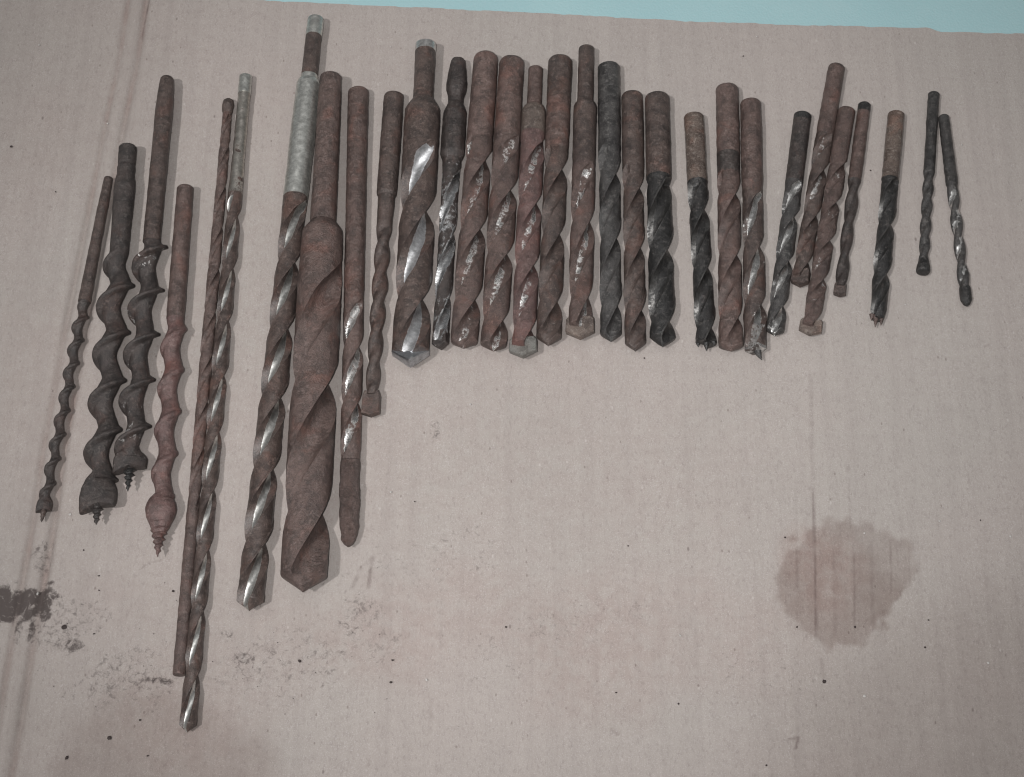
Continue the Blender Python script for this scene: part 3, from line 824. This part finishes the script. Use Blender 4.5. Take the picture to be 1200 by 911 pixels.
b = Bit('masonry_drill_bit', 'pitted rusty bit in the leaning cluster ending in a pale flared chisel tip', GD, (994, 123), (948.5, 393), 20, 26, 'drill bit')
b.shank([(123, 20), (165, 20.5), (186, 20.5)], metal('brown', 0, 0.04, pit=1.5), chamfer=0.4)
b.twist(185, 385, [(185, 20.5), (260, 21), (385, 21)], 90, 280, metal('brown', 0.42, 0.20, 0.30, 2.0), d=1.12, rf=0.70, runout=0.7, point=0.2, margin=False, rough=1.8, overlap=0.0003)
b.plate(375, 393, 27, CARB2, 0.26, 0.12, 0.42)

b = Bit('masonry_drill_bit', 'thin short bit with dark capped shank, rightmost of the leaning cluster', GD, (1014.5, 118), (983.5, 347), 15, 16, 'drill bit')
b.shank([(118, 15), (132, 15)], metal('black', 0, 0.06), name='shank_end', chamfer=0.25)
b.shank([(132, 14.8), (205, 15.5), (212, 15.5)], metal('brown'), chamfer=0, s0=b.at(132))
b.twist(211, 337, [(211, 15.5), (260, 15), (337, 14.5)], 75, 297, metal('dark', 0.22, 0.12), soft=0.36, runout=0.7, endflat=True, overlap=0.0003)
b.plate(333, 347, 14.5, metal('umber'), 0.6, 0.2, 0.35)

b = Bit('brad_point_drill_bit', 'lone drill with glossy tan shank, black twisted flutes and broken forked point', GD, (1052, 128), (1028, 378), 20, 22, 'drill bit')
b.shank([(128, 19.5), (180, 20), (211, 20)], metal('tan', 0, 0.16, 0.32, 0.25, gloss=0.20), chamfer=0.25)
m = metal('black', 0.02, 0.06, 0.42, 0.8, mcol=(0.20, 0.195, 0.19), wear=0.60)
b.twist(210, 374, [(210, 20), (260, 20.5), (330, 21.5), (362, 19), (374, 15)], 116, 260, m, d=1.04, rf=0.73, runout=0.4, endflat=True, overlap=0.0003)
m2 = metal('brown')
b.spike(371, 384, 7, -2, m2, 'centre_point'); b.spike(370, 377, 6, -7, m2, 'spur'); b.spike(371, 381, 6, 4.5, m2, 'spur')

b = Bit('masonry_drill_bit', 'small dark straight bit with flattened black bead at its tip, second from right', GD, (1095.5, 106), (1081.5, 320.5), 13, 16, 'drill bit')
b.shank([(106, 13), (190, 13), (202, 13)], metal('steel', 0, 0.04, gain=0.8), chamfer=0.25)
b.twist(201, 313, [(201, 13), (260, 13), (313, 12.5)], 44, 275, metal('steel', 0.22, 0.12), soft=0.30, runout=0.6, endflat=True, overlap=0.0003)
b.shank([(305, 12), (309, 14), (313, 16), (318, 16.8), (319.6, 15), (320.5, 7)], metal('black', 0, 0.1), name='tip', chamfer=0, s0=b.at(305), N=28)

b = Bit('masonry_drill_bit', 'small dark bit leaning the other way, rightmost of all, with shiny bulb tip', GD, (1107, 133), (1133, 359), 12.5, 15, 'drill bit')
b.shank([(133, 12.5), (180, 13.5), (216, 14)], metal('steel', 0, 0.06, gain=0.8), chamfer=0.25)
b.twist(215, 343, [(215, 14), (270, 13.5), (343, 13.5)], 62, 305, metal('steel', 0.62, 0.20, 0.32, 0.7), soft=0.40, runout=0.9, endflat=True, overlap=0.0003)
b.shank([(334, 10), (338, 13.5), (345, 14.5), (352, 13.5), (357, 8), (359, 2)], metal('black', 0, 0.35, 0.26), name='tip', chamfer=0, s0=b.at(334), N=28)

# ------------------------------------------------------------------ crumbs lying on the board
def crumbs(name, label, pts, mat):
    V, F = [], []
    for (x, y, r, fl) in pts:
        c = G(x, y)
        n = 6
        base = len(V)
        a0 = random.random() * 6.28
        el = random.uniform(0.6, 1.0)
        for lev, (q, z) in enumerate(((1.0, -0.1), (0.95, 0.35), (0.5, 0.8))):
            for k in range(n):
                a = k / n * 6.283
                rr = 0.68 * r * PX * q * random.uniform(0.75, 1.2)
                ex, ey = rr * math.cos(a), rr * math.sin(a) * el
                V.append((c.x + ex * math.cos(a0) - ey * math.sin(a0), c.y + ex * math.sin(a0) + ey * math.cos(a0), z * r * PX * fl + 0.00006))
        for l in range(2):
            for k in range(n):
                F.append((base + l * n + k, base + l * n + (k + 1) % n, base + (l + 1) * n + (k + 1) % n, base + (l + 1) * n + k))
        F.append(tuple(base + 2 * n + k for k in range(n)))
    me = bpy.data.meshes.new('m')
    me.from_pydata(V, [], F)
    o = link(name, me, None, mat, 30)
    o['kind'] = 'stuff'; o['label'] = label
    return o
def crumb_mat(name, c):
    m, nt, bs = nt_new(name)
    b_ = NB(nt)
    pos = b_.n('ShaderNodeNewGeometry').outputs['Position']
    col = b_.mix(b_.noise(pos, 700, 3), tuple(x * 0.6 for x in c), c)
    b_.l(col, bs.inputs['Base Color'])
    bs.inputs['Roughness'].default_value = 0.8
    return m
dark = [(13, 172, 2.6, .6), (65, 225, 1.5, .6), (460, 774, 2.2, .6), (458, 800, 2.4, .6), (351, 775, 3.0, .6), (128, 865, 3.8, .35), (78, 888, 3.4, .3), (173, 886, 1.8, .7),
        (164, 844, 1.8, .6), (110, 743, 2.0, .5), (966, 799, 3.2, .5), (920, 630, 1.8, .6), (1088, 727, 1.8, .6), (1084, 759, 2.2, .6), (898, 897, 1.7, .6), (1149, 610, 1.6, .6),
        (736, 640, 1.6, .6), (722, 812, 1.6, .6), (795, 825, 1.8, .5), (593, 735, 1.8, .6), (486, 588, 1.5, .6), (75, 735, 5, .25), (116, 692, 1.6, .6), (203, 693, 2.2, .6),
        (116, 675, 1.6, .6), (98, 645, 1.7, .6), (1002, 735, 2.0, .5), (934, 735, 2.0, .4), (871, 66, 1.6, .5), (1020, 200, 1.8, .4), (1016, 125, 1.4, .6), (755, 420, 1.6, .4)]
for k in range(120):
    q = random.random()
    if q < 0.45: dark.append((random.gauss(300, 110), random.gauss(765, 40), random.uniform(0.3, 0.9), .5))
    elif q < 0.7: dark.append((random.gauss(110, 70), random.gauss(740, 60), random.uniform(0.3, 0.9), .5))
    elif q < 0.85: dark.append((random.uniform(60, 1140), random.gauss(420, 60), random.uniform(0.3, 0.7), .5))
    else: dark.append((random.uniform(10, 1190), random.uniform(60, 905), random.uniform(0.3, 0.6), .5))
crumbs('rust_crumbs', 'tiny dark crumbs of rust and dirt scattered over the cardboard', dark, crumb_mat('dirt', (0.045, 0.032, 0.03)))
pale = [(44, 696, 2.8, .5), (126, 145, 1.8, .4), (46, 53, 1.8, .4), (1013, 816, 2.6, .4), (1184, 629, 2.4, .4), (1101, 611, 2.0, .4), (887, 43, 1.6, .4), (845, 45, 1.4, .4), (1022, 87, 1.4, .4),
        (1127, 170, 1.9, .4), (1061, 357, 1.8, .4), (1015, 340, 1.8, .4), (797, 745, 2.4, .4), (458, 577, 2.0, .4), (551, 474, 1.8, .4), (513, 667, 1.8, .4), (1158, 777, 2.2, .3), (500, 797, 2.4, .3),
        (1013, 625, 1.8, .4), (512, 37, 1.6, .4), (458, 55, 1.5, .4), (82, 603, 2.4, .2)]
for k in range(14): pale.append((random.uniform(10, 1190), random.uniform(40, 905), random.uniform(0.35, 0.8), .4))
crumbs('paper_specks', 'tiny pale paper and grit specks scattered over the cardboard', pale, crumb_mat('pale_grit', (0.52, 0.50, 0.48)))
